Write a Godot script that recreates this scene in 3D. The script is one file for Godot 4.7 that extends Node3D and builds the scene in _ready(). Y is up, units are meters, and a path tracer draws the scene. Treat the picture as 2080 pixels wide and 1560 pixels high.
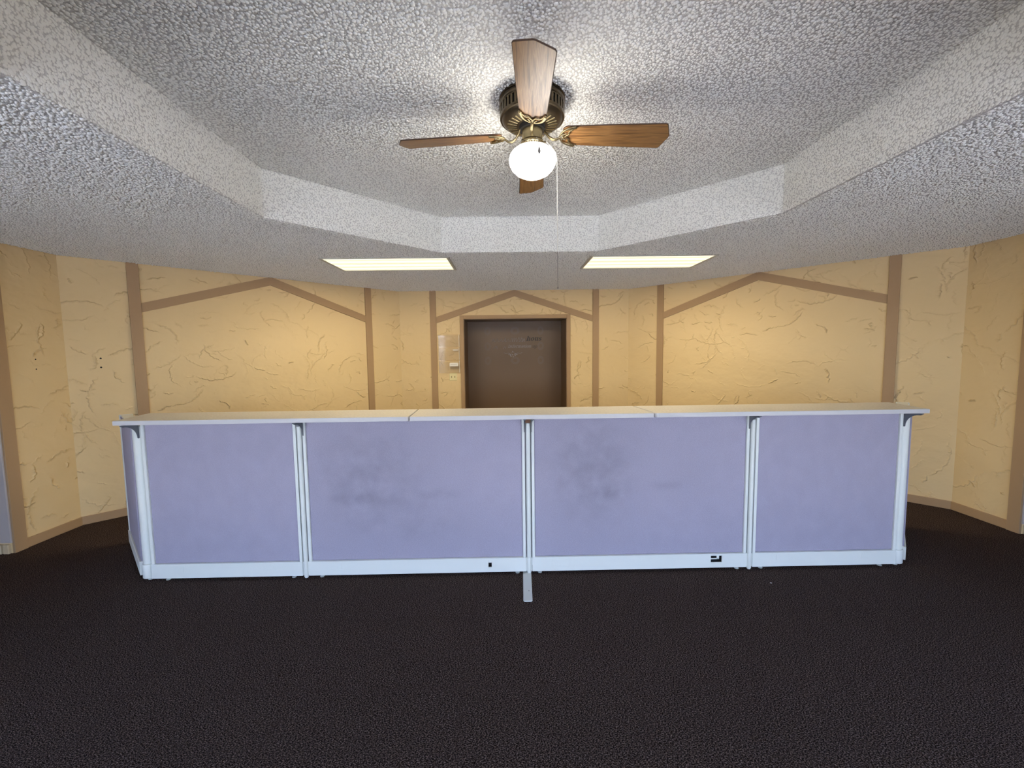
extends Node3D

# ------------------------------------------------------------------ dimensions (metres, room centre at the origin)
const R := 4.063            # apothem of the octagonal room
const T := 1.7187           # apothem of the octagonal ceiling tray
const HC := 2.44            # soffit height
const HT := 2.7557          # tray height
const WT := 0.115           # wall thickness
const T8 := 0.41421356
const TRAY := Vector3(0.008, 0, -0.032)
const FAN := Vector3(0.012, 2.7557, -0.032)

var M := {}
var used := {}
var rng := RandomNumberGenerator.new()

# ------------------------------------------------------------------ geometry helper
class G:
	var st := SurfaceTool.new()
	var xf := Transform3D()
	func _init():
		st.begin(Mesh.PRIMITIVE_TRIANGLES)
	func v(p: Vector3, n: Vector3, uv: Vector2):
		st.set_normal((xf.basis * n).normalized())
		st.set_uv(uv)
		st.add_vertex(xf * p)
	func auv(p: Vector3, n: Vector3) -> Vector2:
		var a := n.abs()
		if a.x >= a.y and a.x >= a.z: return Vector2(p.z, -p.y)
		if a.y >= a.z: return Vector2(p.x, p.z)
		return Vector2(p.x, -p.y)
	# points counter-clockwise as seen from outside
	func face(pts: Array, uvs = null):
		var n: Vector3 = (pts[1] - pts[0]).cross(pts[2] - pts[0]).normalized()
		if n == Vector3.ZERO and pts.size() > 3: n = (pts[2] - pts[0]).cross(pts[3] - pts[0]).normalized()
		for i in range(1, pts.size() - 1):
			for k in [0, i + 1, i]:
				v(pts[k], n, auv(pts[k], n) if uvs == null else uvs[k])
	func facec(pts: Array, c: Vector3):
		var n: Vector3 = (pts[1] - pts[0]).cross(pts[2] - pts[0])
		var m := Vector3.ZERO
		for p in pts: m += p
		if n.dot(m / pts.size() - c) < 0:
			var q := pts.duplicate(); q.reverse(); face(q)
		else: face(pts)
	# box with chamfered edges
	func box(c: Vector3, s: Vector3, ch := 0.0):
		var h := s / 2.0
		if ch <= 0.0:
			for a in 3:
				for sg in [-1.0, 1.0]:
					var u := (a + 1) % 3
					var w := (a + 2) % 3
					var pts := []
					for q in [[-1, -1], [1, -1], [1, 1], [-1, 1]]:
						var p := Vector3.ZERO
						p[a] = sg * h[a]; p[u] = q[0] * h[u]; p[w] = q[1] * h[w]
						pts.append(c + p)
					facec(pts, c)
			return
		var i := h - Vector3.ONE * ch
		for a in 3:
			var u := (a + 1) % 3
			var w := (a + 2) % 3
			for sg in [-1.0, 1.0]:
				var pts := []
				for q in [[-1, -1], [1, -1], [1, 1], [-1, 1]]:
					var p := Vector3.ZERO
					p[a] = sg * h[a]; p[u] = q[0] * i[u]; p[w] = q[1] * i[w]
					pts.append(c + p)
				facec(pts, c)
			for su in [-1.0, 1.0]:
				for sw in [-1.0, 1.0]:
					var p1 := Vector3.ZERO
					p1[u] = su * h[u]; p1[w] = sw * i[w]; p1[a] = -i[a]
					var p2 := p1; p2[a] = i[a]
					var p4 := Vector3.ZERO
					p4[u] = su * i[u]; p4[w] = sw * h[w]; p4[a] = -i[a]
					var p3 := p4; p3[a] = i[a]
					facec([c + p1, c + p2, c + p3, c + p4], c)
		for sx in [-1.0, 1.0]:
			for sy in [-1.0, 1.0]:
				for sz in [-1.0, 1.0]:
					facec([c + Vector3(sx * h.x, sy * i.y, sz * i.z), c + Vector3(sx * i.x, sy * h.y, sz * i.z), c + Vector3(sx * i.x, sy * i.y, sz * h.z)], c)
	func lohi(lo: Vector3, hi: Vector3, ch := 0.0):
		box((lo + hi) / 2.0, hi - lo, ch)
	# profile: [r, y] pairs, going upwards on the outside
	func lathe(prof: Array, seg := 32, c := Vector3.ZERO):
		for k in prof.size() - 1:
			var r0: float = prof[k][0]
			var y0: float = prof[k][1]
			var r1: float = prof[k + 1][0]
			var y1: float = prof[k + 1][1]
			var sl := Vector2(y1 - y0, -(r1 - r0)).normalized()
			# smooth the normal with the neighbours when the bend is gentle
			var na := sl
			var nb := sl
			if k > 0:
				var q := Vector2(y0 - prof[k - 1][1], -(r0 - prof[k - 1][0])).normalized()
				if q.dot(sl) > 0.75: na = (q + sl).normalized()
			if k < prof.size() - 2:
				var q := Vector2(prof[k + 2][1] - y1, -(prof[k + 2][0] - r1)).normalized()
				if q.dot(sl) > 0.75: nb = (q + sl).normalized()
			for i in seg:
				var a0 := TAU * i / seg
				var a1 := TAU * (i + 1) / seg
				var d0 := Vector3(cos(a0), 0, sin(a0))
				var d1 := Vector3(cos(a1), 0, sin(a1))
				var P := [c + d0 * r0 + Vector3(0, y0, 0), c + d1 * r0 + Vector3(0, y0, 0), c + d1 * r1 + Vector3(0, y1, 0), c + d0 * r1 + Vector3(0, y1, 0)]
				var N := [d0 * na.x + Vector3(0, na.y, 0), d1 * na.x + Vector3(0, na.y, 0), d1 * nb.x + Vector3(0, nb.y, 0), d0 * nb.x + Vector3(0, nb.y, 0)]
				var U := [Vector2(a0 * 0.1, -y0), Vector2(a1 * 0.1, -y0), Vector2(a1 * 0.1, -y1), Vector2(a0 * 0.1, -y1)]
				for j in [0, 1, 2, 0, 2, 3]:
					v(P[j], N[j], U[j])
	func tube(path: Array, rad, seg := 8, flat := 1.0):
		var n := path.size()
		var up := Vector3.UP
		var rings := []
		for i in n:
			var t: Vector3 = (path[mini(i + 1, n - 1)] - path[maxi(i - 1, 0)]).normalized()
			if absf(t.dot(up)) > 0.95: up = Vector3.RIGHT if absf(t.x) < 0.9 else Vector3.FORWARD
			var s := t.cross(up).normalized()
			up = s.cross(t).normalized()
			var r: float = rad[i] if rad is Array else rad
			var ring := []
			for k in seg:
				var a := TAU * k / seg
				var d := s * cos(a) + up * sin(a) * flat
				ring.append([path[i] + d * r, (s * cos(a) * flat + up * sin(a)).normalized()])
			rings.append(ring)
		for i in n - 1:
			for k in seg:
				var k2 := (k + 1) % seg
				var q := [rings[i][k], rings[i][k2], rings[i + 1][k2], rings[i + 1][k]]
				for j in [0, 1, 2, 0, 2, 3]:
					v(q[j][0], q[j][1], Vector2(k * 0.01, i * 0.01))
		for e in [0, n - 1]:
			var pts := []
			for k in seg: pts.append(rings[e][k][0])
			facec(pts, path[1] if e == 0 else path[n - 2])
	# vertical prism over a convex polygon (x, z), edges chamfered
	func slab(poly: Array, y0: float, y1: float, ch: float):
		var n := poly.size()
		var cen := Vector2.ZERO
		for p in poly: cen += p / n
		var ins := []
		for i in n:
			var a: Vector2 = (poly[i] - poly[i - 1]).normalized()
			var b: Vector2 = (poly[(i + 1) % n] - poly[i]).normalized()
			var na := Vector2(-a.y, a.x)
			if na.dot(cen - poly[i]) < 0: na = -na
			var nb := Vector2(-b.y, b.x)
			if nb.dot(cen - poly[i]) < 0: nb = -nb
			var m := (na + nb).normalized()
			ins.append(poly[i] + m * ch / maxf(0.3, m.dot(na)))
		var rings := [[ins, y0], [poly, y0 + ch], [poly, y1 - ch], [ins, y1]]
		var c := Vector3(cen.x, (y0 + y1) / 2, cen.y)
		for k in 3:
			for i in n:
				var j := (i + 1) % n
				var A: Vector2 = rings[k][0][i]
				var B: Vector2 = rings[k][0][j]
				var C: Vector2 = rings[k + 1][0][j]
				var D: Vector2 = rings[k + 1][0][i]
				facec([Vector3(A.x, rings[k][1], A.y), Vector3(B.x, rings[k][1], B.y), Vector3(C.x, rings[k + 1][1], C.y), Vector3(D.x, rings[k + 1][1], D.y)], c)
		for k in [0, 3]:
			var pts := []
			for p in rings[k][0]: pts.append(Vector3(p.x, rings[k][1], p.y))
			facec(pts, c)
	# extrude a polygon given in (x, y) between z0 and z1
	func plate(poly: PackedVector2Array, z0: float, z1: float):
		var tri := Geometry2D.triangulate_polygon(poly)
		var mid := (z0 + z1) / 2
		for i in range(0, tri.size(), 3):
			for z in [z0, z1]:
				var pts := []
				for k in 3: pts.append(Vector3(poly[tri[i + k]].x, poly[tri[i + k]].y, z))
				var cc: Vector3 = (pts[0] + pts[1] + pts[2]) / 3
				facec(pts, Vector3(cc.x, cc.y, mid))
		var cw := Geometry2D.is_polygon_clockwise(poly)
		for i in poly.size():
			var a := poly[i]
			var b := poly[(i + 1) % poly.size()]
			var q := [Vector3(a.x, a.y, z0), Vector3(b.x, b.y, z0), Vector3(b.x, b.y, z1), Vector3(a.x, a.y, z1)]
			if cw == (z1 > z0): q.reverse()
			face(q)
	func mesh() -> ArrayMesh:
		st.index()
		st.generate_tangents()
		return st.commit()

# ------------------------------------------------------------------ naming and tagging
func numbered(n: String) -> String:
	used[n] = used.get(n, -1) + 1
	return n if used[n] == 0 else "%s_%03d" % [n, used[n]]

func tag(o: Node3D, label: String, category: String, group := "", kind := "") -> Node3D:
	o.set_meta("label", label)
	o.set_meta("category", category)
	if group != "": o.set_meta("group", group)
	if kind != "": o.set_meta("kind", kind)
	return o

func thing(called: String, label: String, category: String, at := Vector3.ZERO, turn := 0.0, group := "") -> Node3D:
	var o := Node3D.new()
	o.name = numbered(called)
	add_child(o)
	o.position = at
	o.rotation.y = turn
	return tag(o, label, category, group)

func part(called: String, g, m: Material, parent: Node3D) -> MeshInstance3D:
	var o := MeshInstance3D.new()
	o.name = called
	o.mesh = g.mesh() if g is G else g
	o.material_override = m
	o.cast_shadow = GeometryInstance3D.SHADOW_CASTING_SETTING_ON
	parent.add_child(o, true)
	return o

func solid(called: String, g, m: Material, label: String, category: String, kind := "", group := "") -> MeshInstance3D:
	var o := part(numbered(called), g, m, self)
	tag(o, label, category, group, kind)
	return o

# ------------------------------------------------------------------ materials
func mat(c: Color, rough := 0.8, metal := 0.0, spec := 0.5) -> StandardMaterial3D:
	var m := StandardMaterial3D.new()
	m.albedo_color = c
	m.roughness = rough
	m.metallic = metal
	m.metallic_specular = spec
	return m

func lin(r: float, g: float, b: float) -> Color:
	return Color(r, g, b).linear_to_srgb()

func noise_tex(seed_: int, freq: float, size := 512, type := FastNoiseLite.TYPE_SIMPLEX_SMOOTH, octaves := 3, normal := false, bump := 4.0, ramp: Gradient = null) -> NoiseTexture2D:
	var n := FastNoiseLite.new()
	n.seed = seed_
	n.noise_type = type
	n.frequency = freq
	n.fractal_octaves = octaves
	if octaves <= 1: n.fractal_type = FastNoiseLite.FRACTAL_NONE
	if type == FastNoiseLite.TYPE_CELLULAR:
		n.cellular_return_type = FastNoiseLite.RETURN_DISTANCE
	var t := NoiseTexture2D.new()
	t.width = size
	t.height = size
	t.seamless = true
	t.noise = n
	t.as_normal_map = normal
	t.bump_strength = bump
	t.color_ramp = ramp
	return t

func ramp(stops: Array) -> Gradient:
	var g := Gradient.new()
	var o := PackedFloat32Array()
	var c := PackedColorArray()
	for s in stops:
		o.append(s[0]); c.append(s[1])
	g.offsets = o
	g.colors = c
	return g

# hand-trowelled plaster: overlapping curved ridges left by the edge of the trowel
func plaster_height() -> ImageTexture:
	var W := 1792
	var H := 1280
	var ppm := 512.0
	var a := PackedFloat32Array()
	a.resize(W * H)
	var n := FastNoiseLite.new()
	n.seed = 5
	n.frequency = 0.03
	for i in 440:
		var cx := rng.randf() * W
		var cy := rng.randf() * H
		var rad := rng.randf_range(0.05, 0.30) * ppm
		var a0 := rng.randf() * TAU
		var span := rng.randf_range(0.35, 1.7) * minf(1.0, 0.16 * ppm / rad + 0.35)
		var amp := rng.randf_range(0.25, 1.0)
		amp *= amp
		var wide := rng.randf_range(1.2, 2.4)
		var tail := rng.randf_range(5.0, 16.0)
		var sq := rng.randf_range(0.6, 1.0)
		var steps := int(rad * span * 1.3) + 4
		for s in steps:
			var t := float(s) / steps
			var ang := a0 + span * t
			var jag := n.get_noise_2d(i * 91.0 + s * 0.9, 0.0)
			var fade := minf(1.0, 5.0 * minf(t, 1.0 - t)) * (0.55 + 0.9 * absf(n.get_noise_2d(i * 37.0, s * 1.6)))
			var rr := rad + jag * 9.0
			var dx := cos(ang)
			var dy := sin(ang) * sq
			var px := cx + dx * rr
			var py := cy + dy * rr
			for k in range(-int(tail) , 5):
				var d := float(k)
				var h := 0.0
				if k > 0: h = exp(-d * d / (wide * wide))
				else: h = 0.62 * (1.0 + d / tail) + 0.38 * exp(-d * d / (wide * wide * 1.6))
				h *= amp * fade
				var x := posmod(int(px + dx * d), W)
				var y := posmod(int(py + dy * d), H)
				var at := y * W + x
				if h > a[at]: a[at] = h
				if k >= -3:
					at = y * W + posmod(x + 1, W)
					if h > a[at]: a[at] = h
	var im := Image.create_from_data(W, H, false, Image.FORMAT_RF, a.to_byte_array())
	im.resize(W / 2, H / 2, Image.INTERPOLATE_BILINEAR)
	im.resize(W, H, Image.INTERPOLATE_CUBIC)
	return ImageTexture.create_from_image(im)

func fabric_tex(seed_: int, dark_spots: Array, wide := 640, high := 448) -> ImageTexture:
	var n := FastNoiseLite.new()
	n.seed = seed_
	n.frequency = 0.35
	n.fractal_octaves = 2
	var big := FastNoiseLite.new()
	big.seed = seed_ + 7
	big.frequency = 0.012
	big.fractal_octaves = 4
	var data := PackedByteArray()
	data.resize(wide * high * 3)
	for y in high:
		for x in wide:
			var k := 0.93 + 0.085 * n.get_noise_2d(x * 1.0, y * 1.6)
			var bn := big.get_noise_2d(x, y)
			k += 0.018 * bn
			for b in dark_spots:
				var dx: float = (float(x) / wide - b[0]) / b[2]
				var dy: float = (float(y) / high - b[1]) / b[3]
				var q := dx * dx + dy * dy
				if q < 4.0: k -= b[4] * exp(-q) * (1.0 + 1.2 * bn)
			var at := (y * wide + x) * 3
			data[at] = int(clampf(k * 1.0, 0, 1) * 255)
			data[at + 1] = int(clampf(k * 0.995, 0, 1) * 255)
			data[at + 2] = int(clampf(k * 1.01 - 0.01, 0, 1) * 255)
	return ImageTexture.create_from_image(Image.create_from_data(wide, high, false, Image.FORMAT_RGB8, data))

func fabric_mat(seed_: int, dark_spots: Array, w: float, h: float) -> StandardMaterial3D:
	var m := mat(lin(0.455, 0.43, 0.535), 0.95, 0.0, 0.2)
	m.albedo_texture = fabric_tex(seed_, dark_spots)
	m.uv1_scale = Vector3(1.0 / w, 1.0 / h, 1)
	m.rim_enabled = true
	m.rim = 0.25
	return m

func make_materials():
	# walls: cream paint on trowelled plaster
	var w := mat(lin(0.735, 0.565, 0.318), 0.72, 0.0, 0.35)
	w.heightmap_enabled = true
	w.heightmap_texture = plaster_height()
	w.heightmap_scale = 1.2
	w.normal_enabled = true
	w.normal_texture = noise_tex(11, 0.02, 512, FastNoiseLite.TYPE_SIMPLEX_SMOOTH, 4, true, 3.0)
	w.normal_scale = 0.5
	w.uv1_scale = Vector3(1.0 / 3.5, 1.0 / 2.5, 1)
	M.wall = w
	var plain := mat(lin(0.70, 0.53, 0.34), 0.75, 0.0, 0.35)
	M.plain_wall = plain
	# painted timber: posts, boards, casings, baseboards
	var t := mat(lin(0.405, 0.27, 0.150), 0.6, 0.0, 0.4)
	t.normal_enabled = true
	t.normal_texture = noise_tex(21, 0.02, 512, FastNoiseLite.TYPE_SIMPLEX_SMOOTH, 3, true, 2.0)
	t.normal_scale = 0.35
	t.uv1_scale = Vector3(3, 3, 3)
	M.trim = t
	# sprayed acoustic ceiling; flats coloured darker for shade and dust between grains
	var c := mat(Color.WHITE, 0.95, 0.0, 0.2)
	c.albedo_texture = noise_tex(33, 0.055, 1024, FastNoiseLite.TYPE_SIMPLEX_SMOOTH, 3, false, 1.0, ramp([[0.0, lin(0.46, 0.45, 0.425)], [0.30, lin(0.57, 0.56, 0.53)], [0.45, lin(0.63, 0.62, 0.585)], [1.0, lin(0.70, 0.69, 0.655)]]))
	c.heightmap_enabled = true
	c.heightmap_texture = noise_tex(34, 0.052, 1024, FastNoiseLite.TYPE_SIMPLEX_SMOOTH, 3)
	c.heightmap_scale = 0.5
	c.uv1_triplanar = true
	c.uv1_world_triplanar = true
	c.uv1_triplanar_sharpness = 8.0
	c.uv1_scale = Vector3(1.3, 1.3, 1.3)
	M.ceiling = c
	M.popcorn = mat(lin(0.86, 0.855, 0.80), 0.95, 0.0, 0.2)
	# loop pile carpet
	var f := mat(Color.WHITE, 1.0, 0.0, 0.1)
	f.albedo_texture = noise_tex(41, 0.085, 1024, FastNoiseLite.TYPE_SIMPLEX_SMOOTH, 3, false, 1.0, ramp([[0.0, lin(0.004, 0.003, 0.002)], [0.36, lin(0.017, 0.0115, 0.0095)], [0.5, lin(0.058, 0.040, 0.034)], [0.66, lin(0.135, 0.097, 0.083)], [1.0, lin(0.31, 0.235, 0.205)]]))
	f.heightmap_enabled = true
	f.heightmap_texture = noise_tex(42, 0.11, 1024, FastNoiseLite.TYPE_SIMPLEX_SMOOTH, 2)
	f.heightmap_scale = 0.55
	f.uv1_triplanar = true
	f.uv1_world_triplanar = true
	f.uv1_scale = Vector3(1.3, 1, 2.0)
	M.carpet = f
	M.concrete = mat(lin(0.55, 0.54, 0.53), 0.9)
	# counter
	var g := mat(lin(0.80, 0.82, 0.77), 0.5, 0.0, 0.45)
	g.normal_enabled = true
	g.normal_texture = noise_tex(51, 0.25, 256, FastNoiseLite.TYPE_SIMPLEX_SMOOTH, 2, true, 1.5)
	g.normal_scale = 0.12
	g.uv1_scale = Vector3(6, 6, 6)
	M.grey = g
	M.grey_dark = mat(lin(0.20, 0.205, 0.215), 0.5)
	M.bracket = mat(lin(0.15, 0.16, 0.18), 0.5)  # grey darkened in colour for the shade under the countertop
	M.dark = mat(lin(0.012, 0.012, 0.014), 0.8)
	M.copper = mat(lin(0.22, 0.095, 0.04), 0.6)
	M.foot = mat(lin(0.62, 0.64, 0.60), 0.4, 0.0, 0.5)
	var lam := mat(Color.WHITE, 0.35, 0.0, 0.5)
	lam.albedo_texture = noise_tex(61, 0.05, 512, FastNoiseLite.TYPE_SIMPLEX_SMOOTH, 4, false, 1.0, ramp([[0.0, lin(0.52, 0.49, 0.43)], [0.5, lin(0.62, 0.59, 0.53)], [1.0, lin(0.68, 0.655, 0.60)]]))
	lam.uv1_scale = Vector3(2, 2, 2)
	M.laminate = lam
	M.chipped = mat(lin(0.80, 0.79, 0.78), 0.5)
	# fan
	M.brass = mat(lin(0.40, 0.33, 0.19), 0.26, 0.95)
	M.bronze = mat(lin(0.085, 0.066, 0.042), 0.30, 0.85)
	M.black = mat(lin(0.008, 0.007, 0.006), 0.7)
	var o := mat(Color.WHITE, 0.40, 0.0, 0.75)
	o.albedo_texture = noise_tex(71, 0.012, 512, FastNoiseLite.TYPE_SIMPLEX_SMOOTH, 5, false, 1.0, ramp([[0.0, lin(0.085, 0.035, 0.010)], [0.38, lin(0.20, 0.095, 0.028)], [0.55, lin(0.30, 0.155, 0.05)], [0.72, lin(0.22, 0.105, 0.032)], [1.0, lin(0.36, 0.19, 0.065)]]))
	o.uv1_scale = Vector3(0.55, 9.0, 1)
	M.oak = o
	M.oak_edge = mat(lin(0.06, 0.028, 0.012), 0.5)
	var gl := mat(lin(0.9, 0.9, 0.88), 0.3)
	gl.emission_enabled = true
	gl.emission = Color(1.0, 0.985, 0.96)
	gl.emission_energy_multiplier = 1.6
	M.globe = gl
	M.cord = mat(lin(0.75, 0.72, 0.62), 0.7)
	M.fob = mat(lin(0.20, 0.19, 0.18), 0.5)
	# troffers
	var d := mat(lin(0.85, 0.82, 0.7), 0.5)
	d.emission_enabled = true
	d.emission = Color(1.0, 0.955, 0.79)
	d.emission_energy_multiplier = 0.86
	M.lens = d
	var db := d.duplicate()
	db.emission = Color(1.0, 0.985, 0.90)
	db.emission_energy_multiplier = 1.12
	M.lens_bright = db
	M.lamp_frame = mat(lin(0.55, 0.56, 0.50), 0.5)
	# small things
	var ac := mat(Color(0.86, 0.80, 0.72, 0.05), 0.06)
	ac.transparency = BaseMaterial3D.TRANSPARENCY_ALPHA
	M.acrylic = ac
	M.acrylic_glint = mat(lin(0.86, 0.82, 0.78), 0.3)  # opaque pale colour stands in for light caught by the right edges
	M.ivory = mat(lin(0.74, 0.66, 0.36), 0.4)
	M.toggle = mat(lin(0.30, 0.235, 0.11), 0.5)
	M.white = mat(lin(0.82, 0.81, 0.80), 0.5)
	M.alcove = mat(lin(0.175, 0.108, 0.056), 0.42, 0.0, 0.5)
	M.ghost = mat(lin(0.185, 0.125, 0.082), 0.5, 0.0, 0.5)
	M.ghost_in = mat(lin(0.112, 0.078, 0.052), 0.5, 0.0, 0.5)
	M.ink = mat(lin(0.018, 0.014, 0.011), 0.5)
	M.silver = mat(lin(0.30, 0.27, 0.26), 0.35, 0.2)
	M.jamb = mat(lin(0.52, 0.47, 0.46), 0.7)  # daylight tint on the opening put into the colour
	M.cream = mat(lin(0.62, 0.50, 0.32), 0.6)
	M.mullion = mat(lin(0.06, 0.05, 0.045), 0.4, 0.3)
	var pn := mat(Color(0.95, 0.97, 0.97, 0.06), 0.02)
	pn.transparency = BaseMaterial3D.TRANSPARENCY_ALPHA
	M.glass = pn

# ------------------------------------------------------------------ camera, sky, light levels
func setup_view():
	var cam := Camera3D.new()
	cam.name = "camera"
	add_child(cam)
	var yaw := Basis(Vector3.UP, -0.012839)
	var pitch := Basis(Vector3.RIGHT, -0.077997)
	var roll := Basis(Vector3.BACK, -0.013136)
	cam.transform = Transform3D(yaw * pitch * roll, Vector3(-0.12978, 1.54155, 2.06776))
	cam.fov = rad_to_deg(2.0 * atan(780.0 / 838.958))
	cam.near = 0.02
	cam.far = 100.0
	cam.current = true
	var we := WorldEnvironment.new()
	we.name = "environment"
	var e := Environment.new()
	e.background_mode = Environment.BG_SKY
	var sky := Sky.new()
	var sm := ProceduralSkyMaterial.new()
	sm.sky_top_color = Color(0.62, 0.76, 1.0)
	sm.sky_horizon_color = Color(0.91, 0.955, 1.0)
	sm.ground_horizon_color = Color(0.62, 0.68, 0.76)
	sm.ground_bottom_color = Color(0.50, 0.53, 0.58)
	sm.sky_energy_multiplier = 1.0
	sky.sky_material = sm
	e.sky = sky
	e.background_energy_multiplier = SKY
	e.tonemap_mode = Environment.TONE_MAPPER_LINEAR
	e.tonemap_exposure = 1.0
	e.sdfgi_enabled = true
	e.ssao_enabled = true
	e.ssil_enabled = true
	we.environment = e
	add_child(we)
	# high sun from behind the building: it lights the pavement outside, not the room
	var sun := DirectionalLight3D.new()
	sun.name = "sun"
	sun.light_energy = SUN
	sun.light_color = Color(1.0, 0.97, 0.93)
	sun.light_angular_distance = 0.6
	sun.shadow_enabled = true
	add_child(sun)
	sun.look_at_from_position(Vector3(2, 12, -6), Vector3.ZERO)

const SKY := 9.6
const SUN := 14.5
const GLOBE_ENERGY := 0.37
const TROFFER_ENERGY := 4.1
const GLOBE_COLOR := Color(1.0, 0.97, 0.93)
const TROFFER_COLOR := Color(1.0, 0.92, 0.74)

# ------------------------------------------------------------------ room shell
func wall_xf(deg: float) -> Transform3D:
	var b := Basis(Vector3.UP, deg_to_rad(deg))
	return Transform3D(b, b * Vector3(0, 0, -R))

func wall_mesh(holes: Array, shift: Vector2) -> G:
	var g := G.new()
	var half := R * T8
	var us := [-half, half]
	for h in holes:
		us.append(h[0]); us.append(h[1])
	us.sort()
	for i in us.size() - 1:
		var a: float = us[i]
		var b: float = us[i + 1]
		if b - a < 0.001: continue
		var ys := [[0.0, HC]]
		for h in holes:
			if h[0] <= a + 0.001 and h[1] >= b - 0.001:
				ys = []
				if h[2] > 0.001: ys.append([0.0, h[2]])
				if h[3] < HC: ys.append([h[3], HC])
		for y in ys:
			var ao: float = a - (WT * T8 if i == 0 else 0.0)
			var bo: float = b + (WT * T8 if i == us.size() - 2 else 0.0)
			var P := [Vector3(a, y[0], 0), Vector3(b, y[0], 0), Vector3(b, y[1], 0), Vector3(a, y[1], 0)]
			var Q := [Vector3(ao, y[0], -WT), Vector3(bo, y[0], -WT), Vector3(bo, y[1], -WT), Vector3(ao, y[1], -WT)]
			var uv := []
			for p in P: uv.append(Vector2(p.x, -p.y) + shift)
			g.face(P, uv)
			g.face([Q[1], Q[0], Q[3], Q[2]])
			g.face([P[1], Q[1], Q[2], P[2]])
			g.face([Q[0], P[0], P[3], Q[3]])
			g.face([P[3], P[2], Q[2], Q[3]])
			g.face([Q[0], Q[1], P[1], P[0]])
	return g

func board(poly: Array, z0: float, z1: float) -> G:
	var g := G.new()
	g.plate(PackedVector2Array(poly), z0, z1)
	return g

func build_wall(called: String, deg: float, holes: Array, label: String, shift: Vector2, posts := true, gable := true) -> MeshInstance3D:
	var w := solid(called, wall_mesh(holes, shift), M.wall, label, "wall", "structure")
	w.transform = wall_xf(deg)
	if posts:
		for s in [-1.0, 1.0]:
			var g := G.new()
			g.lohi(Vector3(minf(s * 1.15, s * 1.239), 0, -0.001), Vector3(maxf(s * 1.15, s * 1.239), HC, 0.02), 0.002)
			part("timber_post", g, M.trim, w)
	if gable:
		for s in [-1.0, 1.0]:
			part("gable_board", board([Vector2(s * 1.149, 1.972), Vector2(s * 1.149, 2.060), Vector2(s * 0.02, HC - 0.001), Vector2(0, HC - 0.001), Vector2(0, 2.350)], -0.001, 0.019), M.trim, w)
	return w

func baseboard(called: String, deg: float, spans: Array, label: String):
	var g := G.new()
	for s in spans:
		g.lohi(Vector3(s[0], 0, -0.001), Vector3(s[1], 0.078, 0.013), 0.003)
	var o := solid(called, g, M.trim, label, "baseboard", "structure")
	o.transform = wall_xf(deg)

func octagon(a: float, at: Vector3, y: float) -> Array:
	var out := []
	for k in 8:
		var th := PI / 8 + k * PI / 4
		var r := a / cos(PI / 8)
		out.append(Vector3(at.x + r * cos(th), y, at.z + r * sin(th)))
	return out

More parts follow.
